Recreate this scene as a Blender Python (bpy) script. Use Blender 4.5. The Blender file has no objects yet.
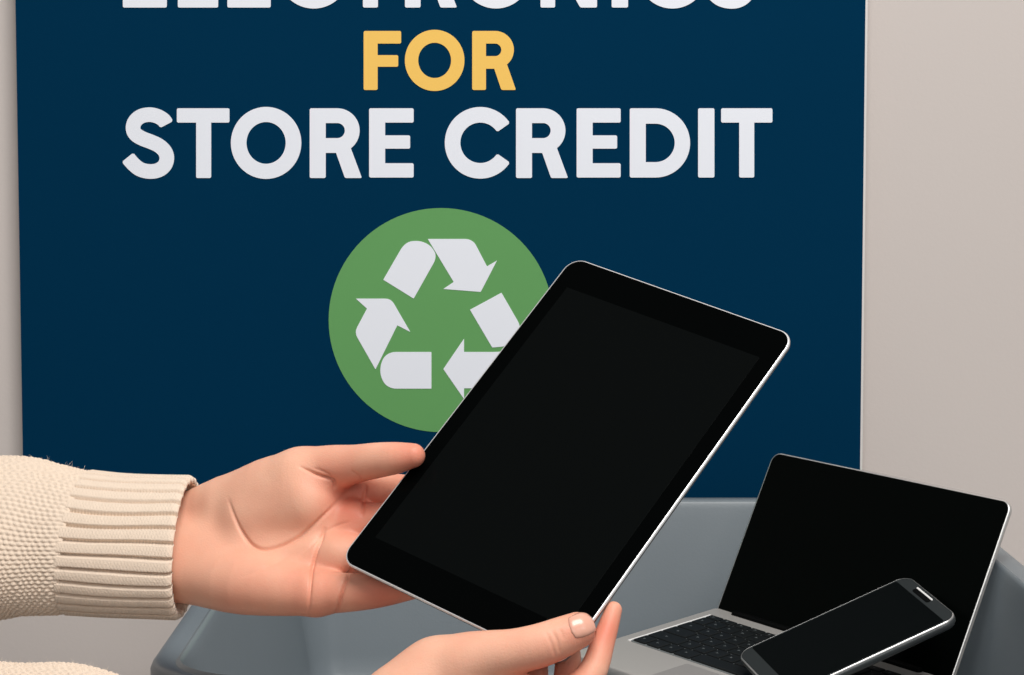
import bpy, bmesh, math, random
import numpy as np
from mathutils import Matrix, Vector

random.seed(7)
RNG = np.random.default_rng(7)
SC = bpy.context.scene
COL = SC.collection

# ------------------------------------------------------------------ camera
FPX, PITCH = 2400.0, math.atan(2400 / 30000)
CAM = np.array([0.0, 0.0, 1.35])
FW = np.array([0, math.cos(PITCH), -math.sin(PITCH)])
UP = np.array([0, math.sin(PITCH), math.cos(PITCH)])
RT = np.array([1.0, 0, 0])
cam = bpy.data.cameras.new('camera')
cam.sensor_fit = 'HORIZONTAL'
cam.sensor_width = 36.0
cam.lens = 36.0 * FPX / 1024.0
cam.clip_start = 0.05
camo = bpy.data.objects.new('camera', cam)
camo.location = CAM
camo.rotation_euler = (math.pi / 2 - PITCH, 0, 0)
COL.objects.link(camo)
SC.camera = camo

# ------------------------------------------------------------------ world and lights
SC.view_settings.view_transform = 'Standard'
SC.view_settings.look = 'None'
SC.view_settings.gamma = 1.0
SC.view_settings.exposure = 0.0
SC.view_settings.use_curve_mapping = False
world = bpy.data.worlds.new('room_light')
SC.world = world
world.use_nodes = True
bg = world.node_tree.nodes['Background']
bg.inputs[0].default_value = (0.97, 0.98, 1.0, 1)
bg.inputs[1].default_value = 0.22


def area(name, loc, aim, sx, sy, power, color=(1, 1, 1)):
    l = bpy.data.lights.new(name, 'AREA')
    l.shape = 'RECTANGLE'
    l.size, l.size_y, l.energy, l.color = sx, sy, power, color
    o = bpy.data.objects.new(name, l)
    o.location = loc
    o.rotation_euler = (Vector(aim) - Vector(loc)).to_track_quat('-Z', 'Y').to_euler()
    COL.objects.link(o)
    return o


area('ceiling_light', (0.40, 0.50, 2.95), (0.05, 1.75, 1.0), 1.3, 1.0, 50, (1.0, 0.975, 0.94))
area('front_fill_light', (-0.2, -1.6, 2.2), (0.05, 1.8, 1.1), 1.6, 1.4, 14, (1.0, 0.98, 0.96))  # unseen area lamp behind the camera, added for frontal light; no actual window
area('side_fill_light', (1.75, -0.7, 2.35), (0.1, 1.4, 1.15), 1.0, 1.0, 8, (1.0, 0.98, 0.96))  # unseen lamp added at right to brighten polished edges and fill; no actual window


# ------------------------------------------------------------------ helpers
def ray(px, py):
    px = np.asarray(px, float)
    py = np.asarray(py, float)
    return (RT * ((px - 512) / FPX)[..., None] + UP * ((337.5 - py) / FPX)[..., None] + FW)


def at_y(px, py, y):
    d = ray(px, py)
    return CAM + d * (y / d[..., 1])[..., None]


def project(P):
    d = P - CAM
    z = d @ FW
    return 512 + FPX * (d @ RT) / z, 337.5 - FPX * (d @ UP) / z


def link_mesh(name, verts, faces, mat, parent=None, smooth=True):
    me = bpy.data.meshes.new(name)
    me.from_pydata([tuple(map(float, v)) for v in verts], [], [tuple(map(int, f)) for f in faces])
    me.update()
    if smooth:
        me.shade_smooth()
    me.materials.append(mat)
    o = bpy.data.objects.new(name, me)
    COL.objects.link(o)
    if parent is not None:
        o.parent = parent
    return o


class MB:
    """collects shapes of ONE part"""

    def __init__(self):
        self.v, self.f = [], []

    def add(self, v, f):
        n = len(self.v)
        self.v += [tuple(p) for p in v]
        self.f += [tuple(i + n for i in q) for q in f]
        return self

    def box(self, x0, x1, y0, y1, z0, z1):
        v = [(x, y, z) for z in (z0, z1) for x, y in ((x0, y0), (x1, y0), (x1, y1), (x0, y1))]
        return self.add(v, [(3, 2, 1, 0), (4, 5, 6, 7), (0, 1, 5, 4), (1, 2, 6, 5), (2, 3, 7, 6), (3, 0, 4, 7)])

    def loft(self, w, h, r, prof, cap0=True, cap1=True, seg=6, cx=0, cy=0):
        """rounded-rectangle loops (inset, z) swept into a solid"""
        rings = []
        for d, z in prof:
            hw, hh, rr = w / 2 - d, h / 2 - d, max(r - d, 0.0004)
            ring = []
            for qx, qy, a0 in ((1, 1, 0), (-1, 1, 90), (-1, -1, 180), (1, -1, 270)):
                for k in range(seg + 1):
                    a = math.radians(a0 + 90 * k / seg)
                    ring.append((cx + qx * (hw - rr) + rr * math.cos(a), cy + qy * (hh - rr) + rr * math.sin(a), z))
            rings.append(ring)
        n = len(rings[0])
        v = [p for ring in rings for p in ring]
        f = []
        for i in range(len(rings) - 1):
            for k in range(n):
                a, b = i * n + k, i * n + (k + 1) % n
                f.append((a, b, b + n, a + n))
        if cap0:
            f.append(tuple(range(n - 1, -1, -1)))
        if cap1:
            f.append(tuple(range((len(rings) - 1) * n, len(rings) * n)))
        return self.add(v, f)

    def poly(self, pts, z0, z1):
        """closed 2D outline (x, z on a wall, y = depth) extruded"""
        n = len(pts)
        v = [(x, z0, z) for x, z in pts] + [(x, z1, z) for x, z in pts]
        f = [tuple(range(n)), tuple(range(2 * n - 1, n - 1, -1))]
        f += [((i + 1) % n, i, i + n, (i + 1) % n + n) for i in range(n)]
        return self.add(v, f)

    def build(self, name, mat, parent=None, smooth=False, bevel=0.0, auto=None):
        o = link_mesh(name, self.v, self.f, mat, parent, smooth or auto is not None)
        bm = bmesh.new()
        bm.from_mesh(o.data)
        bmesh.ops.recalc_face_normals(bm, faces=bm.faces)
        if auto is not None:
            for e in bm.edges:
                e.smooth = len(e.link_faces) == 2 and e.calc_face_angle(0) < math.radians(auto)
        bm.to_mesh(o.data)
        bm.free()
        if bevel:
            m = o.modifiers.new('bevel', 'BEVEL')
            m.width, m.segments, m.limit_method = bevel, 2, 'ANGLE'
        return o


def empty(name, loc, mat3=None):
    o = bpy.data.objects.new(name, None)
    o.empty_display_size = 0.05
    M = Matrix.Identity(4)
    if mat3 is not None:
        M = Matrix([list(map(float, r)) for r in mat3]).to_4x4()
    M.translation = Vector([float(c) for c in loc])
    o.matrix_world = M
    COL.objects.link(o)
    return o


def tag(o, label, cat, group=None):
    o['label'] = label
    o['category'] = cat
    if group:
        o['group'] = group
    return o


def structure(o):
    o['kind'] = 'structure'
    return o


# ------------------------------------------------------------------ materials
def lin(r, g, b):
    return tuple(((c / 255) / 12.92 if c / 255 <= 0.04045 else ((c / 255 + 0.055) / 1.055) ** 2.4) for c in (r, g, b)) + (1,)


def mat(name, col, rough=0.5, metal=0.0, spec=0.5, var=0.0, vscale=40, bump=0.0, bscale=200, col2=None, coord='Object'):
    m = bpy.data.materials.new(name)
    m.use_nodes = True
    nt = m.node_tree
    b = nt.nodes['Principled BSDF']
    b.inputs['Roughness'].default_value = rough
    b.inputs['Metallic'].default_value = metal
    b.inputs['Specular IOR Level'].default_value = spec
    tc = nt.nodes.new('ShaderNodeTexCoord')
    nz = nt.nodes.new('ShaderNodeTexNoise')
    nz.inputs['Scale'].default_value = vscale
    nz.inputs['Detail'].default_value = 4
    nt.links.new(tc.outputs[coord], nz.inputs['Vector'])
    mx = nt.nodes.new('ShaderNodeMix')
    mx.data_type = 'RGBA'
    c2 = col2 or tuple(c * (1 - var) for c in col[:3]) + (1,)
    mx.inputs[6].default_value = col
    mx.inputs[7].default_value = c2
    nt.links.new(nz.outputs['Fac'], mx.inputs[0])
    nt.links.new(mx.outputs[2], b.inputs['Base Color'])
    if bump:
        n2 = nt.nodes.new('ShaderNodeTexNoise')
        n2.inputs['Scale'].default_value = bscale
        n2.inputs['Detail'].default_value = 3
        nt.links.new(tc.outputs[coord], n2.inputs['Vector'])
        bp = nt.nodes.new('ShaderNodeBump')
        bp.inputs['Strength'].default_value = bump
        bp.inputs['Distance'].default_value = 0.001
        nt.links.new(n2.outputs['Fac'], bp.inputs['Height'])
        nt.links.new(bp.outputs['Normal'], b.inputs['Normal'])
    return m


M_WALL = mat('wall_paint', lin(211, 202, 197), 0.85, spec=0.2, var=0.03, vscale=3, bump=0.12, bscale=300)
M_FLOOR = mat('floor_vinyl', lin(150, 145, 140), 0.5, var=0.1, vscale=8)
M_TABLE = mat('table_laminate', lin(205, 203, 200), 0.45, var=0.03)
M_STEEL = mat('table_steel', lin(120, 122, 125), 0.35, metal=1.0)
M_NAVY = mat('navy_print', lin(1, 50, 80), 0.8, spec=0.02, var=0.05, vscale=6, bump=0.08, bscale=900)
M_FOAM = mat('white_foam_board', lin(226, 222, 218), 0.7, spec=0.2)
M_WHITE = mat('white_print', lin(243, 246, 254), 0.6, spec=0.2)
M_YELLOW = mat('yellow_print', lin(255, 206, 104), 0.6, spec=0.2)
M_GREEN = mat('green_print', lin(104, 165, 98), 0.6, spec=0.2, var=0.04, vscale=10)
M_TUB = mat('grey_tub_plastic', lin(125, 134, 140), 0.36, spec=0.45, var=0.06, vscale=12, bump=0.1, bscale=500)
M_BLACKGLASS = mat('black_glass', lin(3, 4, 4), 0.12, spec=0.02)
M_DISPLAY = mat('dark_display', lin(9, 11, 11), 0.2, spec=0.015)
M_ALU = mat('aluminium', lin(178, 178, 178), 0.38, metal=1.0)
M_ALUDARK = mat('grey_aluminium', lin(128, 128, 127), 0.45, metal=0.85)
M_CHROME = mat('polished_edge', lin(245, 245, 245), 0.3, metal=0.55)
M_LAPTOP = mat('laptop_silver', lin(186, 183, 179), 0.45, metal=0.25, spec=0.4)
M_EDGE = mat('satin_edge', lin(225, 224, 222), 0.32, metal=0.8)
M_TRAYEDGE = mat('bright_tray_edge', lin(252, 252, 250), 0.4)  # near-white colour carries the tray edge's highlight; earpiece rim shares it
M_LAPGLASS = mat('laptop_screen_glass', lin(4, 6, 5), 0.15, spec=0.04)
M_KEY = mat('key_black', lin(17, 21, 22), 0.5, spec=0.3)
M_KEYPRINT = mat('key_legend', lin(105, 112, 113), 0.6)
M_WELL = mat('keyboard_tray', lin(118, 123, 124), 0.5, spec=0.3)
M_TRACK = mat('trackpad_silver', lin(164, 161, 158), 0.4, metal=0.2)
M_HINGE = mat('hinge_black', lin(7, 8, 8), 0.5, spec=0.05)
M_PHONEBEZ = mat('phone_bezel', lin(48, 52, 53), 0.4, spec=0.04)
M_PHONESCR = mat('phone_screen', lin(10, 13, 13), 0.25, spec=0.015)
M_PHONEBODY = mat('phone_body', lin(70, 74, 75), 0.4, metal=0.4)
M_CASE = mat('computer_case_grey', lin(40, 43, 45), 0.55)
M_NAIL = mat('fingernail', lin(228, 170, 148), 0.22, spec=0.6)
M_KNIT = mat('cream_knit', lin(233, 213, 193), 0.95, spec=0.1, var=0.1, vscale=160, bump=0.5, bscale=1500)
M_FUZZ = mat('wool_fibre', lin(240, 224, 205), 1.0, spec=0.0)
M_KNIT.node_tree.nodes['Principled BSDF'].inputs['Sheen Weight'].default_value = 0.25


def skin_material():
    m = bpy.data.materials.new('skin')
    m.use_nodes = True
    nt = m.node_tree
    b = nt.nodes['Principled BSDF']
    b.inputs['Roughness'].default_value = 0.48
    b.inputs['Specular IOR Level'].default_value = 0.35
    b.inputs['Subsurface Weight'].default_value = 0.12
    b.inputs['Subsurface Radius'].default_value = (1.0, 0.35, 0.2)
    b.inputs['Subsurface Scale'].default_value = 0.003
    at = nt.nodes.new('ShaderNodeAttribute')
    at.attribute_name = 'flush'
    tc = nt.nodes.new('ShaderNodeTexCoord')
    nz = nt.nodes.new('ShaderNodeTexNoise')
    nz.inputs['Scale'].default_value = 45
    nz.inputs['Detail'].default_value = 5
    nt.links.new(tc.outputs['Object'], nz.inputs['Vector'])
    ma = nt.nodes.new('ShaderNodeMath')
    ma.operation = 'MULTIPLY_ADD'
    ma.inputs[1].default_value = 0.5
    ma.use_clamp = True
    sb = nt.nodes.new('ShaderNodeMath')
    sb.operation = 'SUBTRACT'
    sb.inputs[1].default_value = 0.5
    nt.links.new(nz.outputs['Fac'], sb.inputs[0])
    nt.links.new(sb.outputs[0], ma.inputs[0])
    nt.links.new(at.outputs['Fac'], ma.inputs[2])
    mx = nt.nodes.new('ShaderNodeMix')
    mx.data_type = 'RGBA'
    mx.inputs[6].default_value = lin(239, 188, 160)
    mx.inputs[7].default_value = lin(219, 130, 106)
    nt.links.new(ma.outputs[0], mx.inputs[0])
    nt.links.new(mx.outputs[2], b.inputs['Base Color'])
    n2 = nt.nodes.new('ShaderNodeTexNoise')
    n2.inputs['Scale'].default_value = 900
    n2.inputs['Detail'].default_value = 2
    nt.links.new(tc.outputs['Object'], n2.inputs['Vector'])
    bp = nt.nodes.new('ShaderNodeBump')
    bp.inputs['Strength'].default_value = 0.25
    bp.inputs['Distance'].default_value = 0.0006
    nt.links.new(n2.outputs['Fac'], bp.inputs['Height'])
    nt.links.new(bp.outputs['Normal'], b.inputs['Normal'])
    return m


M_SKIN = skin_material()

# ------------------------------------------------------------------ the setting
WALL_Y, SIGN_Y = 2.388, 2.365
structure(MB().box(-2.6, 2.6, WALL_Y, WALL_Y + 0.1, 0, 2.9).build('wall_back', M_WALL))
structure(MB().box(-2.6, 2.6, -1.0, WALL_Y + 0.1, -0.1, 0).build('floor', M_FLOOR))

TUB_BASE = 0.80
tb = tag(empty('table', (0.092, 1.92, 0)), 'pale laminate table under the grey tub, against the wall', 'table')
MB().loft(1.1, 0.86, 0.02, [(0.002, TUB_BASE - 0.03), (0, TUB_BASE - 0.028), (0, TUB_BASE - 0.002), (0.002, TUB_BASE)]).build('tabletop', M_TABLE, tb)
for sx in (-1, 1):
    for sy in (-1, 1):
        MB().loft(0.04, 0.04, 0.006, [(0, 0), (0, TUB_BASE - 0.03)], cx=sx * 0.5, cy=sy * 0.38).build('leg', M_STEEL, tb)

# ------------------------------------------------------------------ sign
def on_sign(pts):
    """photo pixels -> (x, z) on the sign's own vertical plane"""
    P = at_y([p[0] for p in pts], [p[1] for p in pts], SIGN_Y)
    return [(p[0], p[2]) for p in P]


(xl, zt), (xr, zb) = on_sign([(15.5, -150)])[0], on_sign([(863, 548)])[0]
xl = on_sign([(15.5, 0)])[0][0]
xr = on_sign([(865.5, 0)])[0][0]
sign = tag(empty('store_sign', ((xl + xr) / 2, SIGN_Y, zb)), 'navy wall sign reading electronics for store credit with green recycling emblem', 'sign')
SX, SZ = (xl + xr) / 2, zb


def sg(pts):
    return [(x - SX, z - SZ) for x, z in on_sign(pts)]


bw = 0.0022
MB().box(xl - SX, xr - SX + bw, 0.0, 0.008, 0, zt - SZ).build('foam_board', M_FOAM, sign)
MB().box(xl - SX, xr - SX, -0.0004, -0.00002, 0.002, zt - SZ - 0.002).build('navy_face', M_NAVY, sign)
for ux in (0.15, 0.85):
    for uz in (0.1, 0.9):
        MB().box(-0.02, 0.02, 0.008, WALL_Y - SIGN_Y, -0.02, 0.02)
        b = MB()
        cx, cz = (xl - SX) * (1 - ux) + (xr - SX) * ux, (zt - SZ) * uz
        b.box(cx - 0.02, cx + 0.02, 0.008, WALL_Y - SIGN_Y, cz - 0.02, cz + 0.02)
        b.build('wall_spacer', M_FOAM, sign)


# letters are drawn in photo pixels as strokes and laid on the sign plane
def rrect(x0, y0, x1, y1, r=1.6):
    pts = []
    for cx, cy, a0 in ((x1 - r, y0 + r, -90), (x1 - r, y1 - r, 0), (x0 + r, y1 - r, 90), (x0 + r, y0 + r, 180)):
        for k in range(5):
            a = math.radians(a0 + 22.5 * k)
            pts.append((cx + r * math.cos(a), cy + r * math.sin(a)))
    return pts


def round_poly(pts, r=1.6):
    out = []
    n = len(pts)
    for i in range(n):
        p, a, b = np.array(pts[i], float), np.array(pts[i - 1], float), np.array(pts[(i + 1) % n], float)
        u, w = a - p, b - p
        lu, lw = np.linalg.norm(u), np.linalg.norm(w)
        q = min(r, lu * .45, lw * .45)
        s, e = p + u / lu * q, p + w / lw * q
        for k in range(5):
            t = k / 4
            out.append(tuple((1 - t) ** 2 * s + 2 * t * (1 - t) * p + t * t * e))
    return out


def stroke(path, w):
    """polyline of centre points -> outline with butt ends, corners slightly rounded"""
    P = np.array(path, float)
    keep = np.minimum(np.linalg.norm(P - P[0], axis=1), np.linalg.norm(P - P[-1], axis=1)) > 2.2
    keep[0] = keep[-1] = True
    P = P[keep]
    T = np.gradient(P, axis=0)
    T /= np.linalg.norm(T, axis=1)[:, None]
    N = np.stack([-T[:, 1], T[:, 0]], 1)
    L, R = P + N * w / 2, P - N * w / 2
    r = 1.4
    e0, e1 = T[0], T[-1]
    left, right = L.copy(), R.copy()
    c0 = [tuple(R[0] + N[0] * r), tuple(L[0] - N[0] * r)]
    c1 = [tuple(L[-1] - N[-1] * r), tuple(R[-1] + N[-1] * r)]
    left[0] += e0 * r
    right[0] += e0 * r
    left[-1] -= e1 * r
    right[-1] -= e1 * r
    left = [c0[1]] + [tuple(p) for p in left] + [c1[0]]
    right = [c0[0]] + [tuple(p) for p in right] + [c1[1]]
    return left, right


def arc(cx, cy, rx, ry, a0, a1, n=40):
    return [(cx + rx * math.cos(math.radians(a0 + (a1 - a0) * k / n)), cy + ry * math.sin(math.radians(a0 + (a1 - a0) * k / n))) for k in range(n + 1)]


class Word:
    def __init__(self):
        self.outl = []
        self.rings = []

    def E(s, x0, x1, yt, yb, st=16, bt=14.3, mid=True, lower=True, xm=None):
        xm = xm or x1 - 3.5
        s.outl.append(rrect(x0, yt, x0 + st, yb))
        s.outl.append(rrect(x0, yt, x1, yt + bt))
        h = yb - yt
        if mid:
            m = yt + h * (0.487 if lower else 0.508)
            s.outl.append(rrect(x0, m - bt / 2 + .5, xm, m + bt / 2 - .5))
        if lower:
            s.outl.append(rrect(x0, yb - bt, x1, yb))

    def Lt(s, x0, x1, yt, yb, st=16, bt=14.3):
        s.outl += [rrect(x0, yt, x0 + st, yb), rrect(x0, yb - bt, x1, yb)]

    def T(s, x0, x1, yt, yb, xs, st=15, bt=14.3):
        s.outl += [rrect(x0, yt, x1, yt + bt), rrect(xs - st / 2, yt, xs + st / 2, yb)]

    def I(s, x0, x1, yt, yb):
        s.outl.append(rrect(x0, yt, x1, yb))

    def O(s, cx, cy, rx, ry, w):
        s.rings.append((cx, cy, rx, ry, w))

    def C(s, x0, x1, yt, yb, w):
        rx, ry = (x1 - x0) * 0.56, (yb - yt) / 2
        cx, cy = x0 + rx, (yt + yb) / 2
        s.outl.append(stroke(arc(cx, cy, rx - w / 2, ry - w / 2, -33, -327, 60), w))

    def D(s, x0, x1, yt, yb, w):
        h = yb - yt
        s.outl.append(rrect(x0, yt, x0 + w, yb))
        ry = h / 2 - w / 2 + .3
        rx = min(ry, (x1 - x0) * .62)
        cx = x1 - w / 2 - rx
        cy = (yt + yb) / 2
        s.outl.append(stroke([(x0 + 2, cy - ry), (x0 + 8, cy - ry)] + arc(cx, cy, rx, ry, -90, 90, 36) + [(x0 + 8, cy + ry), (x0 + 2, cy + ry)], w - .6))

    def R(s, x0, x1, yt, yb, w, xb):
        h = yb - yt
        s.outl.append(rrect(x0, yt, x0 + w, yb))
        bh = h * 0.64
        ry = bh / 2 - w / 2 + .6
        cx = xb - w / 2 - ry
        cy = yt + bh / 2
        s.outl.append(stroke([(x0 + 2, cy - ry), (x0 + 8, cy - ry)] + arc(cx, cy, ry, ry, -90, 90, 30) + [(x0 + 8, cy + ry), (x0 + 2, cy + ry)], w - 1.2))
        s.outl.append(round_poly([(x0 + (x1 - x0) * .44, cy + ry - 2), (x0 + (x1 - x0) * .44 + w * 1.0, cy + ry - 3), (x1, yb), (x1 - w * 1.06, yb)]))

    def S(s, x0, x1, yt, yb, w):
        W, H = x1 - x0, yb - yt
        key = [(.83, .243), (.775, .180), (.65, .125), (.50, .104), (.34, .128), (.225, .20), (.19, .295), (.235, .375), (.36, .435),
               (.52, .480), (.68, .535), (.80, .62), (.835, .72), (.785, .82), (.66, .883), (.49, .897), (.32, .865), (.19, .79), (.085, .70)]
        pts = np.array([(x0 + a * W, yt + b * H) for a, b in key])
        out = []
        n = len(pts)
        for i in range(n - 1):
            p0, p1, p2, p3 = pts[max(i - 1, 0)], pts[i], pts[i + 1], pts[min(i + 2, n - 1)]
            for k in range(5):
                t = k / 5
                out.append(.5 * ((2 * p1) + (-p0 + p2) * t + (2 * p0 - 5 * p1 + 4 * p2 - p3) * t * t + (-p0 + 3 * p1 - 3 * p2 + p3) * t ** 3))
        out.append(pts[-1])
        s.outl.append(stroke(out, w))

    def N(s, x0, x1, yt, yb, w):
        s.outl += [rrect(x0, yt, x0 + w, yb), rrect(x1 - w, yt, x1, yb),
                   round_poly([(x0, yt), (x0 + w * 1.15, yt), (x1, yb), (x1 - w * 1.15, yb)])]

    def build(s, name, m, y1=-0.0012):
        b = MB()
        for k, o in enumerate(s.outl):
            if len(o) == 2:                                  # a bent stroke: left and right borders
                L, R = sg(o[0]), sg(o[1])
                n = len(L)
                y_ = y1 - k * 0.00001
                v = [(x, y, z) for pts in (L, R) for y in (y_, -0.0003) for x, z in pts]
                f = []
                for i in range(n - 1):
                    f += [(i, i + 1, 2 * n + i + 1, 2 * n + i), (n + i, n + i + 1, i + 1, i), (2 * n + i, 2 * n + i + 1, 3 * n + i + 1, 3 * n + i)]
                f += [(0, 2 * n, 3 * n, n), (n - 1, 2 * n - 1, 4 * n - 1, 3 * n - 1)]
                b.add(v, f)
                continue
            b.poly(sg(o), y1 - k * 0.00001, -0.0003)
        for cx, cy, rx, ry, w in s.rings:
            n = 72
            o = sg([(cx + rx * math.cos(2 * math.pi * k / n), cy + ry * math.sin(2 * math.pi * k / n)) for k in range(n)])
            i = sg([(cx + (rx - w) * math.cos(2 * math.pi * k / n), cy + (ry - w * .97) * math.sin(2 * math.pi * k / n)) for k in range(n)])
            v = [(x, y, z) for ring in (o, i) for y in (y1, -0.0003) for x, z in ring]
            f = []
            for k in range(n):
                j = (k + 1) % n
                f += [(k, j, 2 * n + j, 2 * n + k), (k, j, n + j, n + k), (2 * n + k, 2 * n + j, 3 * n + j, 3 * n + k)]
            b.add(v, f)
        return b.build(name, m, sign)


w = Word()                                                       # STORE CREDIT
w.S(123.3, 175.6, 107.2, 178.8, 14.6)
w.T(177, 229.6, 108.3, 178, 203.8)
w.O(266.2, 142.9, 35.2, 36, 15.6)
w.R(309.8, 362, 108.3, 178, 16, 360.3)
w.E(369.2, 413.7, 108.3, 177.5)
w.C(444.8, 508.2, 107, 178.6, 15.6)
w.R(516, 568, 108.3, 178, 16, 566)
w.E(576.6, 620.6, 108.3, 177.5)
w.D(629.7, 690.3, 108.3, 177.5, 16)
w.I(698, 714.3, 108.3, 177.5)
w.T(721, 772.3, 108.3, 177.5, 746.6)
w.build('white_lettering', M_WHITE)['label'] = 'words STORE CREDIT in white'
w = Word()                                                       # FOR
w.E(363.7, 401.2, 31, 90, 14, 12.6, lower=False, xm=398.3)
w.O(434.7, 60.4, 29.8, 30.6, 13.4)
w.R(472.2, 516, 31, 90, 13.8, 514.5)
w.build('yellow_lettering', M_YELLOW)['label'] = 'word FOR in yellow'
w = Word()                                                       # ELECTRONICS, mostly above the frame
t, b_ = -62.5, 7.6
w.E(123, 167, t, b_)
w.Lt(178, 218.3, t, b_)
w.E(227.5, 270.8, t, b_)
w.C(278, 342, t - 1, b_ + 1, 15.6)
w.T(345, 396, t, b_, 370.5)
w.R(405, 457, t, b_, 15.6, 455)
w.O(496, (t + b_) / 2, 35.5, 36, 15.6)
w.N(540.5, 597, t, b_, 14.6)
w.I(611.6, 628, t, b_)
w.C(637, 700, t - 1, b_ + 1, 15.6)
w.S(704, 756, t - 1, b_ + 1, 15)
w.build('white_lettering', M_WHITE)['label'] = 'word ELECTRONICS in white, cut by the frame'

emblem = MB().poly(sg([(441 + 112.3 * math.cos(2 * math.pi * k / 96), 320 + 112 * math.sin(2 * math.pi * k / 96)) for k in range(96)]), -0.0009, -0.0003).build('recycling_emblem', M_GREEN, sign)


def e2(pts, r=1.0):
    P = [np.array((310 + x / 2.7, 190 + y / 2.7)) for x, y in pts]
    out = []
    for i, p in enumerate(P):
        u, w_ = p - P[i - 1], P[(i + 1) % len(P)] - p
        lu, lw = np.linalg.norm(u), np.linalg.norm(w_)
        q = min(6.0 if u @ w_ / (lu * lw) > 0.45 else 0.6, lu * .5, lw * .5)
        a, c = p - u / lu * q, p + w_ / lw * q
        out += [tuple((1 - t) ** 2 * a + 2 * t * (1 - t) * p + t * t * c) for t in (0, .25, .5, .75, 1)]
    return out


pieces = [
    [[(198, 242), (250, 152), (268, 138), (300, 137), (326, 150), (340, 172), (338, 190), (280, 293)], [(318, 132), (428, 132), (444, 141), (478, 206), (505, 190), (461, 275), (360, 267), (388, 248)]],
    [[(432, 323), (517, 277), (566, 362), (568, 385), (552, 410), (528, 422), (492, 425)], [(360, 483), (416, 401), (416, 437), (508, 437), (548, 432), (494, 527), (476, 535), (416, 535), (416, 564)]],
    [[(328, 437), (328, 536), (222, 536), (202, 525), (190, 500), (190, 474), (200, 449), (220, 437)], [(124, 293), (219, 293), (271, 383), (236, 365), (177, 484), (120, 384), (154, 320)]],
]
for pr in pieces:
    b = MB()
    for o in pr:
        b.poly(sg(e2(o)), -0.0014, -0.0009)
    b.build('white_arrow', M_WHITE, emblem)

# ------------------------------------------------------------------ tub
RIM = 1.009
tx0, tx1, ty0, ty1 = -0.241, 0.420, 1.503, 2.316
tub = tag(empty('plastic_tub', ((tx0 + tx1) / 2, (ty0 + ty1) / 2, TUB_BASE)), 'large grey plastic collection tub holding the laptop and phone', 'tub')
b = MB()
H = RIM - TUB_BASE
prof_in = [(0.034 + 0.014 + 0.05 * (1 - math.cos(math.radians(a))), 0.014 + 0.05 * (1 - math.sin(math.radians(a)))) for a in (0, 18, 36, 54, 72, 90)]
b.loft(tx1 - tx0, ty1 - ty0, 0.080, [(0.046, 0), (0.040, 0.003), (0.018, H - 0.030), (0.016, H - 0.026), (0.0, H - 0.024), (0, H - 0.005), (0.0012, H - 0.002), (0.004, H),
                                    (0.010, H), (0.0165, H - 0.0018), (0.0178, H - 0.0005), (0.0195, H + 0.0004), (0.0215, H - 0.0006), (0.0228, H - 0.003), (0.024, H - 0.008), (0.026, H - 0.016)] + prof_in, seg=12)
b.build('tub_shell', M_TUB, tub, auto=50)

# ------------------------------------------------------------------ laptop
S = 1.1
LR = np.array([[0.6664479, 0.7455060, -0.0082477], [-0.7407808, 0.6608933, -0.1202655], [-0.0842078, 0.0862604, 0.9927075]])
LO = CAM + (np.array([0.16436, 1.90541, 0.98009]) - CAM) * S
LW, LD, LA = 0.235 * S, 0.13737 * S, 1.04255
BD = LD * 1.18                                           # base depth
lap = tag(empty('laptop', LO, LR), 'open silver laptop with black screen lying in the grey tub', 'laptop')
BT = 0.011
MB().loft(LW, BD, 0.005, [(0.003, -BT), (0.0008, -BT + 0.002), (0, -BT + 0.004), (0, -0.0012), (0.0006, -0.0003), (0.0014, 0)], cx=LW / 2, cy=-BD / 2, seg=8).build('base', M_LAPTOP, lap, auto=40)
# keyboard tray with separate keys
kx0, kx1, ky0, ky1 = 0.052 * LW, 0.948 * LW, -0.135 * LD, -0.80 * LD
kb = MB().loft(kx1 - kx0, ky0 - ky1, 0.003, [(0, 0.0), (0, 0.0004), (0.0005, 0.0004)], cx=(kx0 + kx1) / 2, cy=(ky0 + ky1) / 2).build('keyboard', M_WELL, lap)
MB().box(kx0 - 0.0022, kx0, ky1, ky0, 0.0, 0.0006).build('tray_highlight', M_TRAYEDGE, lap)  # white bar standing in for the highlight along the tray's left edge
rows = [(0.55, [1] * 14), (1, [1] * 13 + [1.5]), (1, [1.5] + [1] * 13), (1, [1.8] + [1] * 11 + [1.7]), (1, [2.3] + [1] * 10 + [2.2]), (1, [1, 1, 1, 1.25, 5, 1.25, 1, 1, 1, 1])]
tot = sum(r[0] for r in rows)
gap = 0.0014
yy = ky0 - 0.0012
uh = (ky0 - ky1 - 0.0024) / tot
for rh, keys in rows:
    uw = (kx1 - kx0 - 0.0024) / sum(keys)
    xx = kx0 + 0.0012
    for kw in keys:
        kw_, kh_ = uw * kw - gap, uh * rh - gap
        k = MB().loft(kw_, kh_, 0.0012, [(0, 0.0004), (0.0002, 0.0016), (0.0007, 0.0019)], cx=xx + uw * kw / 2, cy=yy - uh * rh / 2, seg=3)
        k.build('key', M_KEY, kb)
        xx += uw * kw
    yy -= uh * rh
bm_leg = MB()
yy = ky0 - 0.0012
for rh, keys in rows:                                        # printed legends: one small bar per key
    uw = (kx1 - kx0 - 0.0024) / sum(keys)
    xx = kx0 + 0.0012
    for kw in keys:
        if kw < 4:
            cx, cy = xx + uw * kw * 0.42, yy - uh * rh * 0.5
            s = 0.0011
            bm_leg.box(cx - s, cx + s, cy - s * .3, cy + s * .3, 0.0019, 0.00196)
            bm_leg.box(cx - s * .9, cx - s * .3, cy - s * 1.1, cy + s * 1.1, 0.0019, 0.00196)
        xx += uw * kw
    yy -= uh * rh
bm_leg.build('key_legend', M_KEYPRINT, kb)
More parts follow.
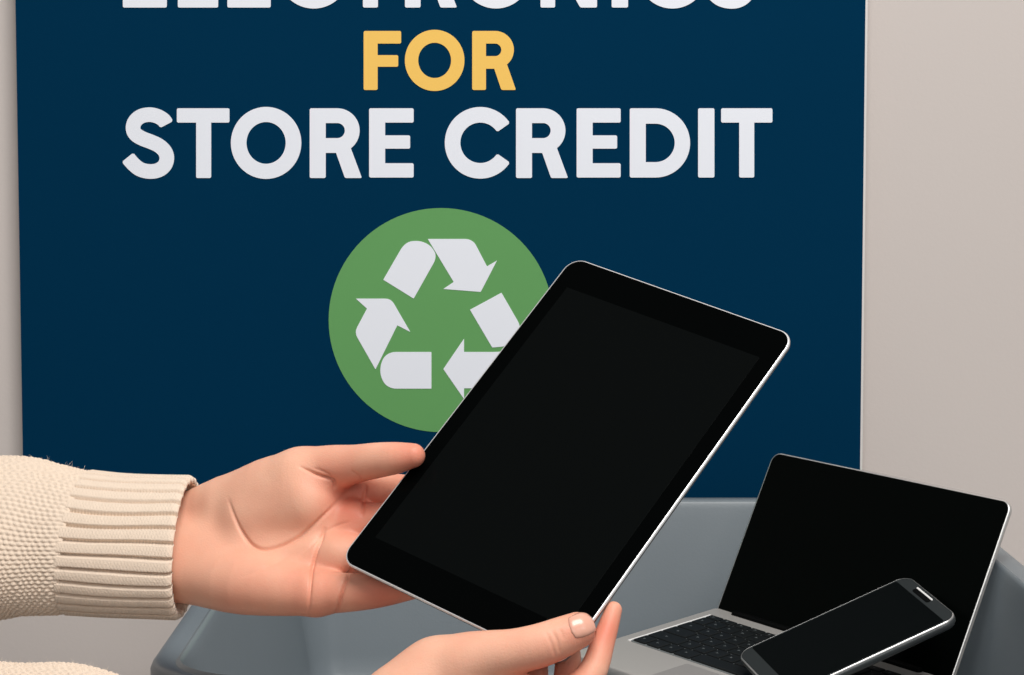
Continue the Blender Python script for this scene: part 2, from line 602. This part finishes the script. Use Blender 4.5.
MB().loft(0.085, BD - 0.80 * LD - 0.010, 0.003, [(0, -0.0001), (0, 0.00025), (0.0004, 0.0003)], cx=LW * 0.5, cy=-(BD + 0.80 * LD) / 2 - 0.001).build('trackpad', M_TRACK, lap)
MB().loft(LW * 0.81, 0.0075, 0.003, [(0.001, -0.003), (0, 0), (0.0008, 0.0022), (0.002, 0.003)], cx=LW * 0.49, cy=-0.0028).build('hinge_cover', M_HINGE, lap)
# lid: built flat in its own plane, then raised about the hinge
Rl = np.array([[1, 0, 0], [0, math.cos(LA), -math.sin(LA)], [0, math.sin(LA), math.cos(LA)]])


def lid_part(bd, name, m, parent, auto=None):
    c0, tw = np.array([LW / 2, LD / 2, 0]), math.radians(1.2)
    tm = np.array([[math.cos(tw), -math.sin(tw), 0], [math.sin(tw), math.cos(tw), 0], [0, 0, 1]])
    bd.v = [tuple(Rl @ (tm @ (np.array(p) - c0) + c0)) for p in bd.v]
    return bd.build(name, m, parent, auto=auto)


lid = lid_part(MB().loft(LW, LD + 0.009, 0.0095, [(0.004, -0.0055), (0.001, -0.0045), (0, -0.003), (0, -0.0008), (0.0006, 0.0)], cx=LW / 2, cy=LD / 2 - 0.0045, seg=8), 'lid', M_LAPTOP, lap, 40)
lid_part(MB().loft(LW - 0.0016, LD + 0.0074, 0.0087, [(0, -0.0004), (0, 0.0004), (0.0003, 0.0006)], cx=LW / 2, cy=LD / 2 - 0.0045, seg=8), 'screen', M_LAPGLASS, lid)
trim = MB()
trim.loft(LW, LD + 0.009, 0.0095, [(0.0001, -0.0012), (-0.0002, -0.0004), (0.0002, 0.0006), (0.0011, 0.0009), (0.0013, 0.0003)], cap0=False, cap1=False, cx=LW / 2, cy=LD / 2 - 0.0045, seg=8)
lid_part(trim, 'lid_edge', M_EDGE, lid, 60)

# old computer case the laptop is lying on
cs = tag(empty('computer_case', LO + LR @ np.array([LW / 2, -BD / 2, -BT]), LR), 'dark grey computer case lying in the tub underneath the open laptop', 'computer case')
MB().loft(LW - 0.05, BD - 0.05, 0.006, [(0.002, -0.075), (0, -0.073), (0, -0.002), (0.002, -0.0003)]).build('case_body', M_CASE, cs)
for k in range(5):
    MB().box(-0.06, 0.06, -(BD - 0.05) / 2 - 0.001, -(BD - 0.05) / 2 + 0.001, -0.06 + k * 0.01, -0.056 + k * 0.01).build('vent_slot', M_HINGE, cs)

# ------------------------------------------------------------------ phone
PR = np.array([[0.2845036, 0.9070688, -0.3102963], [-0.9397238, 0.1998281, -0.2774670], [-0.1896757, 0.3705332, 0.9092460]])
PO = CAM + (np.array([0.24402, 1.73226, 0.99238]) - CAM) * S
PO = PO + (CAM - PO) / np.linalg.norm(CAM - PO) * 0.009 + LR[:, 2] * 0.001
PW, PH = 0.08484 * S, 0.14495 * S
ph = tag(empty('smartphone', PO, PR), 'dark grey smartphone with blank screen leaning across the open laptop', 'phone')
PRAD = 0.0125
MB().loft(PW, PH, PRAD, [(0.0035, -0.0088), (0.0012, -0.0078), (0.0002, -0.006), (0, -0.004), (0.0003, -0.0024), (0.0009, -0.0019)], seg=10).build('body', M_PHONEBODY, ph, auto=40)
MB().loft(PW, PH, PRAD, [(0.0006, -0.0020), (0.0003, -0.0014), (0.0006, -0.0006), (0.0012, 0.0), (0.0014, -0.0004)], cap0=False, cap1=False, seg=10).build('edge_band', M_EDGE, ph, auto=70)
fr = MB().loft(PW - 0.0024, PH - 0.0024, PRAD - 0.0012, [(0, -0.002), (0, -0.0004), (0.0004, 0.0)], seg=10).build('front_glass', M_PHONEBEZ, ph)
MB().loft(PW - 0.0064, 0.1215 * S, 0.002, [(0, 0), (0.0001, 0.00025)], cy=0.0008).build('screen', M_PHONESCR, fr)
MB().loft(0.0275, 0.0042, 0.002, [(0, -0.0002), (0, 0.0004), (0.0004, 0.0005)], cx=-0.006, cy=PH / 2 - 0.0075).build('earpiece', M_HINGE, fr)
MB().loft(0.0275, 0.0016, 0.0008, [(0, 0), (0, 0.0007), (0.0004, 0.0010)], cx=-0.006, cy=PH / 2 - 0.0046).build('earpiece_rim', M_TRAYEDGE, fr)

# ------------------------------------------------------------------ tablet
TC = np.array([0.0322, 1.4035, 1.1726])
TN = np.array([-0.3218, -0.6727, 0.6663])
TR = np.array([[0.7578, 0.5676, -0.3218], [-0.6049, 0.4262, -0.6727], [-0.2447, 0.7044, 0.6663]])
TW, TH, TT = 0.170, 0.2479, 0.0075
tab = tag(empty('tablet', TC, TR), 'black tablet with silver edges held up in both hands', 'tablet')
TRAD = 0.0108
MB().loft(TW, TH, TRAD, [(0.012, -TT), (0.005, -TT + 0.0008), (0.0015, -TT + 0.0025), (0.0002, -TT + 0.0045), (0, -0.0014)], cap1=False, seg=12).build('back_shell', M_ALUDARK, tab, auto=40)
MB().loft(TW, TH, TRAD, [(0, -0.0014), (0.00005, -0.0010), (0.0002, -0.0006), (0.0005, -0.0002), (0.0008, 0.0), (0.0010, 0.0), (0.0011, -0.0003)], cap0=False, cap1=False, seg=12).build('edge_chamfer', M_CHROME, tab, auto=70)
gl = MB().loft(TW - 0.0020, TH - 0.0020, TRAD - 0.001, [(0, -0.002), (0, -0.0003), (0.0003, -0.0001)], seg=12).build('front_glass', M_BLACKGLASS, tab)
MB().loft(TW - 0.0236, TH - 0.045, 0.0006, [(0, -0.0002), (0, 0.0), (0.00005, 0.00002)], seg=2).build('display', M_DISPLAY, gl)


# ------------------------------------------------------------------ the person: hands
def K(px, py, off):
    """point on the plane parallel to the tablet at signed distance off in front (+) or behind (-) its glass"""
    d = ray(px, py)
    o = TC + TN * off
    return CAM + d * float((o - CAM) @ TN / (d @ TN))


def chain(spec):
    out = []
    if len(spec) > 2:
        spec = smooth_path(spec, 4)
    pts = [(K(a, b_, c), r * K(a, b_, c)[1] / FPX) for a, b_, c, r in spec]
    for (a, ra), (c, rc) in zip(pts[:-1], pts[1:]):
        out.append((a, c, ra, rc))
    return out


def smin(a, b_, k):
    h = np.clip(0.5 + 0.5 * (b_ - a) / k, 0, 1)
    return b_ + (a - b_) * h - k * h * (1 - h)


def round_cone(P, a, b_, r1, r2):
    ba = b_ - a
    l2 = float(ba @ ba)
    rr = r1 - r2
    if l2 <= rr * rr * 1.02:
        return np.linalg.norm(P - (a if r1 > r2 else b_), axis=1) - max(r1, r2)
    a2, il2 = l2 - rr * rr, 1 / l2
    pa = P - a
    y = pa @ ba
    z = y - l2
    x2 = np.maximum((pa * pa).sum(1) * l2 * l2 - y * y * l2, 0)
    y2, z2 = y * y * l2, z * z * l2
    k = math.copysign(1, rr) * rr * rr * x2
    out = (np.sqrt(x2 * a2 * il2) + y * rr) * il2 - r1
    m1 = np.sign(z) * a2 * z2 > k
    m2 = (np.sign(y) * a2 * y2 < k) & ~m1
    out[m1] = np.sqrt(x2[m1] + z2[m1]) * il2 - r2
    out[m2] = np.sqrt(x2[m2] + y2[m2]) * il2 - r1
    return out


def sd_chain(P, segs):
    d = None
    for a, b_, ra, rb in segs:
        q = round_cone(P, a, b_, ra, rb)
        d = q if d is None else np.minimum(d, q)
    return d


class Hand:
    def __init__(self, palm, thumb, fingers, kp=0.012, kt=0.006, kf=0.005):
        self.palm = [chain(c) for c in palm]
        self.thumb = chain(thumb)
        self.fingers = [chain(f) for f in fingers]
        self.kp, self.kt, self.kf = kp, kt, kf
        self.creases = []
        self.bumps = []

    def sdf(self, P):
        d = None
        for c in self.palm:
            q = sd_chain(P, c)
            d = q if d is None else smin(d, q, self.kp)
        fs = None
        for f in self.fingers:
            q = sd_chain(P, f)
            fs = q if fs is None else smin(fs, q, 0.0018)
        d = smin(d, fs, self.kf)
        d = smin(d, sd_chain(P, self.thumb), self.kt)
        return d

    def bounds(self):
        pts, rs = [], []
        for c in self.palm + [self.thumb] + self.fingers:
            for a, b_, ra, rb in c:
                pts += [a, b_]
                rs += [ra, rb]
        pts, rs = np.array(pts), np.array(rs)
        return (pts - rs[:, None]).min(0) - 0.008, (pts + rs[:, None]).max(0) + 0.008


def surface_nets(hand, h):
    lo, hi = hand.bounds()
    st = 6
    n = (np.ceil((hi - lo) / (h * st)).astype(int)) * st + 1
    ax = [lo[i] + h * np.arange(n[i]) for i in range(3)]
    cax = [a[::st] for a in ax]
    CG = np.stack(np.meshgrid(*cax, indexing='ij'), -1)
    cs_ = hand.sdf(CG.reshape(-1, 3)).reshape(CG.shape[:3])
    near = np.abs(cs_) < h * st * 1.4
    S_ = np.repeat(np.repeat(np.repeat(cs_, st, 0), st, 1), st, 2)
    hs = st // 2
    S_ = S_[hs:hs + n[0], hs:hs + n[1], hs:hs + n[2]]
    F = np.repeat(np.repeat(np.repeat(near, st, 0), st, 1), st, 2)[hs:hs + n[0], hs:hs + n[1], hs:hs + n[2]]
    n = np.array(S_.shape)
    S_ = S_.copy()
    ii = np.argwhere(F)
    P = lo + h * ii
    vals = np.concatenate([hand.sdf(P[k:k + 400000]) for k in range(0, len(P), 400000)])
    S_[F] = vals
    inside = S_ < 0
    c = [inside[i:n[0] - 1 + i, j:n[1] - 1 + j, k:n[2] - 1 + k] for i in (0, 1) for j in (0, 1) for k in (0, 1)]
    sm = sum(x.astype(np.int8) for x in c)
    cells = np.argwhere((sm > 0) & (sm < 8))
    idx = -np.ones(n - 1, int)
    idx[tuple(cells.T)] = np.arange(len(cells))
    acc = np.zeros((len(cells), 3))
    cnt = np.zeros(len(cells))
    corners = [(i, j, k) for i in (0, 1) for j in (0, 1) for k in (0, 1)]
    for a in corners:
        for d in range(3):
            if a[d] == 0:
                b_ = list(a)
                b_[d] = 1
                pa, pb = cells + np.array(a), cells + np.array(b_)
                sa, sb = S_[tuple(pa.T)], S_[tuple(pb.T)]
                m = (sa < 0) != (sb < 0)
                t = np.where(m, sa / np.where(m, sa - sb, 1), 0)
                acc[m] += (pa + (pb - pa) * t[:, None])[m]
                cnt[m] += 1
    V = lo + h * acc / cnt[:, None]
    faces = []
    for d in range(3):
        sl0 = [slice(None)] * 3
        sl1 = [slice(None)] * 3
        sl0[d] = slice(0, n[d] - 1)
        sl1[d] = slice(1, n[d])
        A_, B_ = inside[tuple(sl0)], inside[tuple(sl1)]
        e = np.argwhere(A_ != B_)
        flip = A_[tuple(e.T)]
        u, v_ = [(1, 2), (2, 0), (0, 1)][d]
        ok = (e[:, u] > 0) & (e[:, v_] > 0) & (e[:, u] < n[u] - 1) & (e[:, v_] < n[v_] - 1)
        e, flip = e[ok], flip[ok]
        du, dv = np.zeros(3, int), np.zeros(3, int)
        du[u] = 1
        dv[v_] = 1
        q = np.stack([idx[tuple((e - du - dv).T)], idx[tuple((e - dv).T)], idx[tuple(e.T)], idx[tuple((e - du).T)]], 1)
        q[~flip] = q[~flip][:, ::-1]
        faces.append(q)
    return V, np.concatenate(faces)


def grad(hand, P, e=0.0004):
    g = np.stack([hand.sdf(P + e * np.eye(3)[i]) - hand.sdf(P - e * np.eye(3)[i]) for i in range(3)], 1)
    return g / (np.linalg.norm(g, axis=1)[:, None] + 1e-12)


def seg_dist(px, py, pts):
    best = np.full(px.shape, 1e9)
    where = np.zeros(px.shape)
    P = np.stack([px, py], 1)
    m = len(pts) - 1
    for i in range(m):
        a, b_ = np.array(pts[i], float), np.array(pts[i + 1], float)
        ba = b_ - a
        h = np.clip((P - a) @ ba / (ba @ ba), 0, 1)
        q = np.linalg.norm(P - a - h[:, None] * ba, axis=1)
        where = np.where(q < best, (i + h) / m, where)
        best = np.minimum(best, q)
    return best, np.clip(np.minimum(where, 1 - where) / 0.30, 0.05, 1)


def smooth_path(pts, n=6):
    pts = np.array(pts, float)
    out = []
    m = len(pts)
    for i in range(m - 1):
        p0, p1, p2, p3 = pts[max(i - 1, 0)], pts[i], pts[i + 1], pts[min(i + 2, m - 1)]
        for k in range(n):
            t = k / n
            out.append(.5 * ((2 * p1) + (-p0 + p2) * t + (2 * p0 - 5 * p1 + 4 * p2 - p3) * t * t + (-p0 + 3 * p1 - 3 * p2 + p3) * t ** 3))
    out.append(pts[-1])
    return out


def make_hand(hand, flush, h=0.0007):
    V, F = surface_nets(hand, h)
    for _ in range(2):                                   # snap to the exact surface
        g = grad(hand, V)
        V = V - g * hand.sdf(V)[:, None]
    E = np.concatenate([F[:, [0, 1]], F[:, [1, 2]], F[:, [2, 3]], F[:, [3, 0]]])
    deg = np.bincount(E.ravel(), minlength=len(V))[:, None]
    for it in range(24):                                 # even out the skin, volume kept
        acc = np.zeros_like(V)
        for k in range(3):
            acc[:, k] = np.bincount(E[:, 0], V[E[:, 1], k], len(V)) + np.bincount(E[:, 1], V[E[:, 0], k], len(V))
        V = V + (0.55 if it % 2 == 0 else -0.56) * (acc / deg - V)
    g = grad(hand, V, 0.0012)
    px, py = project(V)
    view = V - CAM
    view /= np.linalg.norm(view, axis=1)[:, None]
    front = np.clip(-(g * view).sum(1) * 3 + 0.3, 0, 1)
    D = np.zeros(len(V))
    for pts, wd, dep in hand.creases:
        d, fade = seg_dist(px, py, smooth_path(pts))
        D -= dep * np.exp(-(d / wd) ** 2) * front * fade
        D -= dep * 0.30 * np.exp(-(d / (wd * 4)) ** 2) * front * fade
    V = V + g * D[:, None]
    fl = np.zeros(len(V))
    for x, y, r, a in flush:
        fl = np.maximum(fl, a * np.exp(-((px - x) ** 2 + (py - y) ** 2) / r ** 2))
    return V, F, np.clip(fl + 0.22, 0, 1)


left = Hand(
    palm=[
        [(120, 519, -0.032, 27), (188, 518, -0.031, 27), (225, 509, -0.028, 29), (345, 494, -0.028, 20)],
        [(120, 547, -0.032, 28), (190, 546, -0.031, 29), (355, 522, -0.028, 21)],
        [(190, 555, -0.031, 28), (340, 556, -0.027, 21)],
        [(120, 573, -0.032, 26), (188, 576, -0.030, 28), (245, 584, -0.025, 31), (316, 594, -0.026, 22)],
        [(232, 506, -0.023, 29), (268, 492, -0.017, 34), (302, 484, -0.012, 35)],
        [(255, 520, -0.020, 27), (308, 502, -0.012, 29)],
    ],
    thumb=[(302, 478, -0.010, 30), (330, 469, -0.004, 24), (355, 464, 0.0015, 19.5), (376, 460.5, 0.0055, 18), (396, 458, 0.0085, 16), (413, 455.5, 0.0095, 12.3)],
    fingers=[
        [(345, 493, -0.028, 20), (405, 490, -0.029, 15.5), (455, 503, -0.022, 13.5), (492, 518, -0.0165, 11)],
        [(355, 522, -0.028, 20), (420, 520, -0.028, 15), (475, 533, -0.021, 13.5), (515, 547, -0.0165, 11)],
        [(340, 556, -0.027, 20), (405, 554, -0.027, 15), (458, 564, -0.021, 13), (495, 574, -0.0165, 11)],
        [(316, 593, -0.026, 22), (345, 592.5, -0.0255, 20), (380, 590, -0.024, 17.5), (425, 582, -0.020, 14), (455, 577, -0.0165, 11)],
    ])
left.creases = [
    ([(228, 498), (233, 514), (241, 531), (254, 546), (272, 548), (300, 536), (327, 513), (343, 495)], 1.7, 0.0020),
    ([(326, 526), (321, 538), (316, 550), (311, 576), (308, 622)], 1.5, 0.0024),
    ([(353, 566), (343, 587), (336, 620)], 1.5, 0.0024),
    ([(298, 466), (318, 475), (333, 482), (334, 490)], 1.4, 0.0022),
    ([(312, 468), (326, 473), (338, 486)], 1.1, 0.0006),
    ([(366, 484), (364, 498), (362, 518)], 1.5, 0.0014),
    ([(350, 470), (358, 476), (364, 483)], 1.2, 0.0004),
    ([(236, 578), (270, 566), (306, 544)], 2.5, 0.0003),
    ([(296, 562), (318, 538), (334, 527), (352, 521)], 1.3, 0.0007),
]
right = Hand(
    palm=[
        [(200, 775, -0.012, 40), (290, 768, -0.010, 43), (372, 735, 0.000, 50), (436, 674, 0.004, 35)],
        [(330, 765, -0.014, 38), (545, 716, -0.015, 23)],
        [(320, 770, -0.016, 38), (530, 738, -0.020, 23)],
        [(290, 765, -0.018, 38), (505, 754, -0.021, 22)],
        [(270, 775, -0.018, 38), (475, 766, -0.021, 22)],
        [(436, 678, 0.000, 32), (545, 712, -0.014, 22)],
        [(470, 692, 0.000, 24), (520, 697, -0.007, 19), (556, 700, -0.012, 18)],
    ],
    thumb=[(404, 703, 0.003, 40), (440, 673, 0.007, 34), (466, 663, 0.010, 31), (490, 656, 0.0125, 26), (514, 651.5, 0.0135, 23), (540, 645.5, 0.0130, 22.3), (562, 637, 0.0115, 20.6), (577, 630.5, 0.0100, 18.6)],
    fingers=[
        [(545, 716, -0.014, 22), (588, 679, -0.013, 15.5), (604, 639, -0.010, 11.8), (613.3, 610, -0.008, 8.8)],
        [(530, 738, -0.020, 22), (562, 695, -0.026, 15), (568, 655, -0.020, 13), (560, 622, -0.0165, 10)],
        [(505, 754, -0.021, 22), (530, 708, -0.027, 15), (535, 660, -0.020, 13), (528, 628, -0.0165, 10)],
        [(475, 766, -0.021, 21), (495, 722, -0.026, 14), (500, 680, -0.020, 12), (496, 650, -0.0165, 9.5)],
    ])
right.creases = [
    ([(552, 630), (557, 641), (560, 655)], 1.5, 0.0005),
    ([(546, 632), (552, 646), (555, 658)], 1.3, 0.0004),
    ([(560, 628), (564, 640)], 1.2, 0.0003),
]
# nail bed groove on the right thumb
NAILC, NAILA = np.array([582.0, 624.6]), math.radians(-20)

lv, lf, lfl = make_hand(left, [(412, 458, 30, 0.6), (320, 590, 45, 0.5), (385, 595, 40, 0.7), (360, 505, 38, 0.8), (250, 590, 50, 0.25), (340, 478, 30, 0.5), (440, 560, 90, 0.6)])
rv, rf, rfl = make_hand(right, [(585, 630, 26, 0.55), (606, 630, 36, 0.7), (555, 690, 40, 0.7)])
person = link_mesh('person', np.concatenate([lv, rv]), np.concatenate([lf, rf + len(lv)]), M_SKIN)
a_ = person.data.attributes.new('flush', 'FLOAT', 'POINT')
a_.data.foreach_set('value', np.concatenate([lfl, rfl]).astype(np.float32))
tag(person, 'person in a cream knitted sweater reaching in from the left, two hands holding the tablet', 'person')


def hit_hand(hand, px, py):
    d = ray(px, py)
    d = d / np.linalg.norm(d, axis=-1)[..., None]
    ts = np.linspace(1.22, 1.36, 141)
    sv = np.stack([hand.sdf((CAM + d * t).reshape(-1, 3)).reshape(d.shape[:-1]) for t in ts])
    cross = sv < 0
    k = np.where(cross.any(0), cross.argmax(0), sv.argmin(0))
    P = (CAM + d * ts[k][..., None]).reshape(-1, 3)
    for _ in range(5):                                   # settle on the surface
        P = P - grad(hand, P) * hand.sdf(P)[:, None]
    return P


# thumbnail: a thin curved plate lying on the thumb's surface
nu, nv = 17, 17
gu, gv = np.meshgrid(np.linspace(-1, 1, nu), np.linspace(-1, 1, nv), indexing='ij')
uu = gu * np.sqrt(1 - 0.26 * gv ** 2)
vv = gv * np.sqrt(1 - 0.30 * gu ** 2)
ca, sa = math.cos(NAILA), math.sin(NAILA)
npx = NAILC[0] + ca * uu * 12.8 - sa * vv * 11.8
npy = NAILC[1] + sa * uu * 12.8 + ca * vv * 11.8
NP = hit_hand(right, npx, npy).reshape(-1, 3)
ng = grad(right, NP)
edge = np.clip(1.25 - np.maximum(np.abs(gu), np.abs(gv)).reshape(-1) ** 4, 0.2, 1)
top = NP + ng * (0.0008 * edge)[:, None]
bot = NP - ng * 0.0008
fc = []
for i in range(nu - 1):
    for j in range(nv - 1):
        a = i * nv + j
        fc.append((a, a + 1, a + nv + 1, a + nv))
N0 = nu * nv
fc += [tuple(x + N0 for x in reversed(q)) for q in fc[:]]
ring = [j for j in range(nv)] + [i * nv + nv - 1 for i in range(1, nu)] + [(nu - 1) * nv + j for j in range(nv - 2, -1, -1)] + [i * nv for i in range(nu - 2, 0, -1)]
for k in range(len(ring)):
    a, b_ = ring[k], ring[(k + 1) % len(ring)]
    fc.append((b_, a, a + N0, b_ + N0))
link_mesh('thumbnail', np.concatenate([top, bot]), fc, M_NAIL, person)


# ------------------------------------------------------------------ sweater sleeves
def frame_path(pts, n):
    P = np.array(smooth_path(pts, n))
    return P


def sleeve(path, cuff_px, depth_ratio, name_seed):
    """path: (px, py, off, r_px) along the arm, wrist last; body knit and ribbed cuff as two meshes"""
    rng = np.random.default_rng(name_seed)
    C = np.array([np.append(at_y(a, b_, c), r * c / FPX) for a, b_, c, r in path])
    seg = np.linalg.norm(np.diff(C[:, :3], axis=0), axis=1)
    s = np.append(0, np.cumsum(seg))
    total = s[-1]
    dense = np.array(smooth_path(C, 20))
    ds = np.append(0, np.cumsum(np.linalg.norm(np.diff(dense[:, :3], axis=0), axis=1)))
    ds *= total / ds[-1]
    cuff_len = cuff_px * C[-1, 1] / FPX

    def ev(t):
        return np.stack([np.interp(t, ds, dense[:, k]) for k in range(4)], 1)

    def tube(t, nth, disp, inner):
        c = ev(t)
        T = np.gradient(c[:, :3], axis=0)
        T /= np.linalg.norm(T, axis=1)[:, None]
        up = np.array([0, 0.6, 0.8])
        U_ = up - T * (T @ up)[:, None]
        U_ /= np.linalg.norm(U_, axis=1)[:, None]
        W_ = np.cross(T, U_)
        th = np.linspace(0, 2 * math.pi, nth, endpoint=False)
        R = c[:, 3][:, None] + disp(t[:, None], th[None, :])
        V = c[:, None, :3] + U_[:, None] * (R * np.cos(th))[..., None] + W_[:, None] * (R * depth_ratio * np.sin(th))[..., None]
        nt_ = len(t)
        V = V.reshape(-1, 3)
        f = []
        i, j = np.meshgrid(np.arange(nt_ - 1), np.arange(nth), indexing='ij')
        j2 = (j + 1) % nth
        f = np.stack([i * nth + j, i * nth + j2, (i + 1) * nth + j2, (i + 1) * nth + j], -1).reshape(-1, 4)
        return V, f

    r0 = C[-1, 3]
    circ = 2 * math.pi * r0 * (1 + depth_ratio) / 2
    px_m = C[-1, 1] / FPX

    # body: purl rows of small offset bumps
    t0 = total - cuff_len
    vis = min(t0, 330 * px_m)
    tb_ = np.concatenate([np.linspace(0, t0 - vis, 60, endpoint=False), np.linspace(t0 - vis, t0 + 0.002, int(vis / (0.85 * px_m)))])
    nrow = round(circ / (4.1 * px_m * 2)) * 2
    ph_ = rng.random(400) * 6.28

    def body_d(t, th):
        row = th / (2 * math.pi) * nrow + 0.35 * np.sin(t / px_m / 19 + th * 3)
        ri = np.floor(row)
        fr_ = row - ri
        u = t / (7.2 * px_m) + 0.5 * (ri % 2) + 0.12 * np.sin(ri * 1.7 + t / px_m / 9)
        bump = np.sin(math.pi * fr_) ** 0.8 * (0.5 + 0.5 * np.cos(2 * math.pi * u))
        d = 0.00115 * bump + 0.0006 * np.sin(math.pi * fr_)
        d = d + 0.0011 * np.sin(t / px_m / 41 + 2 * th + ph_[0]) + 0.0006 * np.sin(t / px_m / 17 - 3 * th + ph_[1])
        near = np.clip((t - (t0 - 0.006)) / 0.008, 0, 1)
        return d * (1 - 0.5 * near) - 0.0016 * near ** 2

    V, F = tube(tb_, 560, body_d, False)
    body = link_mesh('sweater_sleeve', V, F, M_KNIT, person)
    # loose wool fibres standing off the knit
    rows = V.reshape(-1, 560, 3)
    mids = rows.mean(1)
    fz = MB()
    for _ in range(5200):
        i_ = int(rng.integers(60, len(rows) - 8))
        p = rows[i_, int(rng.integers(0, 560))]
        n_ = p - mids[i_]
        n_ /= np.linalg.norm(n_)
        d_ = n_ * 0.45 + rng.normal(size=3) * 0.6
        d_ /= np.linalg.norm(d_)
        ln = 0.0008 + 0.0018 * rng.random()
        w_ = np.cross(d_, rng.normal(size=3))
        w_ *= 0.00006 / np.linalg.norm(w_)
        m_ = p + d_ * ln * 0.6 + rng.normal(size=3) * 0.0003
        e_ = m_ + (d_ + rng.normal(size=3) * 0.7) * ln * 0.45
        fz.add([p - w_, p + w_, m_ + w_, m_ - w_, e_ + w_ * .4, e_ - w_ * .4], [(0, 1, 2, 3), (3, 2, 4, 5)])
    fo = fz.build('wool_fuzz', M_FUZZ, body)
    fo['kind'] = 'stuff'
    # cuff: rounded ribs along the arm, narrow stitched grooves between them, rolled hem and inside face
    tc_ = np.linspace(t0 - 0.001, total, int(cuff_len / (0.75 * px_m)))
    nrib = round(circ / (13.8 * px_m))

    def cuff_d(t, th):
        q = th / (2 * math.pi) * nrib + 0.045 * np.sin(t / px_m / 23 + 5 * th)
        fr_ = np.abs((q % 1.0) - 0.5) * 2                      # 1 at groove
        groove = np.clip((fr_ - 0.66) / 0.30, 0, 1) ** 0.9
        st = 0.5 + 0.5 * np.cos(2 * math.pi * t / (3.3 * px_m))
        d = 0.0012 * np.sqrt(np.clip(1 - (fr_ * 0.9) ** 2, 0, 1)) - 0.0042 * groove * (0.70 + 0.30 * st)
        d = d + 0.00022 * np.cos(2 * math.pi * t / (3.3 * px_m) + 2.2 * np.floor(q * 4)) * (1 - groove)
        d = d + 0.0004 * np.sin(t / px_m / 33 + 2 * th + 1)
        end = np.clip((t - (total - 0.004)) / 0.004, 0, 1)
        return d - 0.0022 * end ** 2 * (1 + 0.3 * np.sin(th * nrib))

    V1, F1 = tube(tc_, 760, cuff_d, False)

    def in_d(t, th):
        return -0.0045 + 0 * t * th + 0.0003 * np.cos(th * nrib)

    tin = np.linspace(total - 0.0005, total - 0.03, 12)
    # inner wall: same path run backwards, so its own frame is flipped back
    c = ev(tin)
    T = -np.gradient(c[:, :3], axis=0)
    T /= np.linalg.norm(T, axis=1)[:, None]
    up = np.array([0, 0.6, 0.8])
    U_ = up - T * (T @ up)[:, None]
    U_ /= np.linalg.norm(U_, axis=1)[:, None]
    W_ = np.cross(T, U_)
    th = np.linspace(0, 2 * math.pi, 760, endpoint=False)
    R = c[:, 3][:, None] + in_d(tin[:, None], th[None, :])
    V2 = (c[:, None, :3] + U_[:, None] * (R * np.cos(th))[..., None] + W_[:, None] * (R * depth_ratio * np.sin(th))[..., None]).reshape(-1, 3)
    n1, nth = len(tc_), 760
    allv = np.concatenate([V1, V2])
    i, j = np.meshgrid(np.arange(n1 - 1, n1 + len(tin) - 1), np.arange(nth), indexing='ij')
    j2 = (j + 1) % nth
    F2 = np.stack([i * nth + j, i * nth + j2, (i + 1) * nth + j2, (i + 1) * nth + j], -1).reshape(-1, 4)
    cuff = link_mesh('ribbed_cuff', allv, np.concatenate([F1, F2]), M_KNIT, body)
    return body, cuff


sleeve([(-480, 552, 1.548, 102), (-260, 545, 1.530, 96), (-120, 541, 1.515, 90), (0, 537.5, 1.505, 84), (45, 539, 1.50, 78), (80, 542, 1.495, 75), (120, 545, 1.49, 74.5), (187, 547, 1.485, 76)], 112, 0.72, 3)
sleeve([(-480, 712, 1.40, 80), (-260, 716, 1.385, 72), (-120, 720, 1.375, 68), (0, 727, 1.365, 66), (60, 731, 1.36, 66), (112, 743, 1.353, 66), (160, 756, 1.347, 64), (240, 772, 1.338, 66)], 105, 0.8, 5)
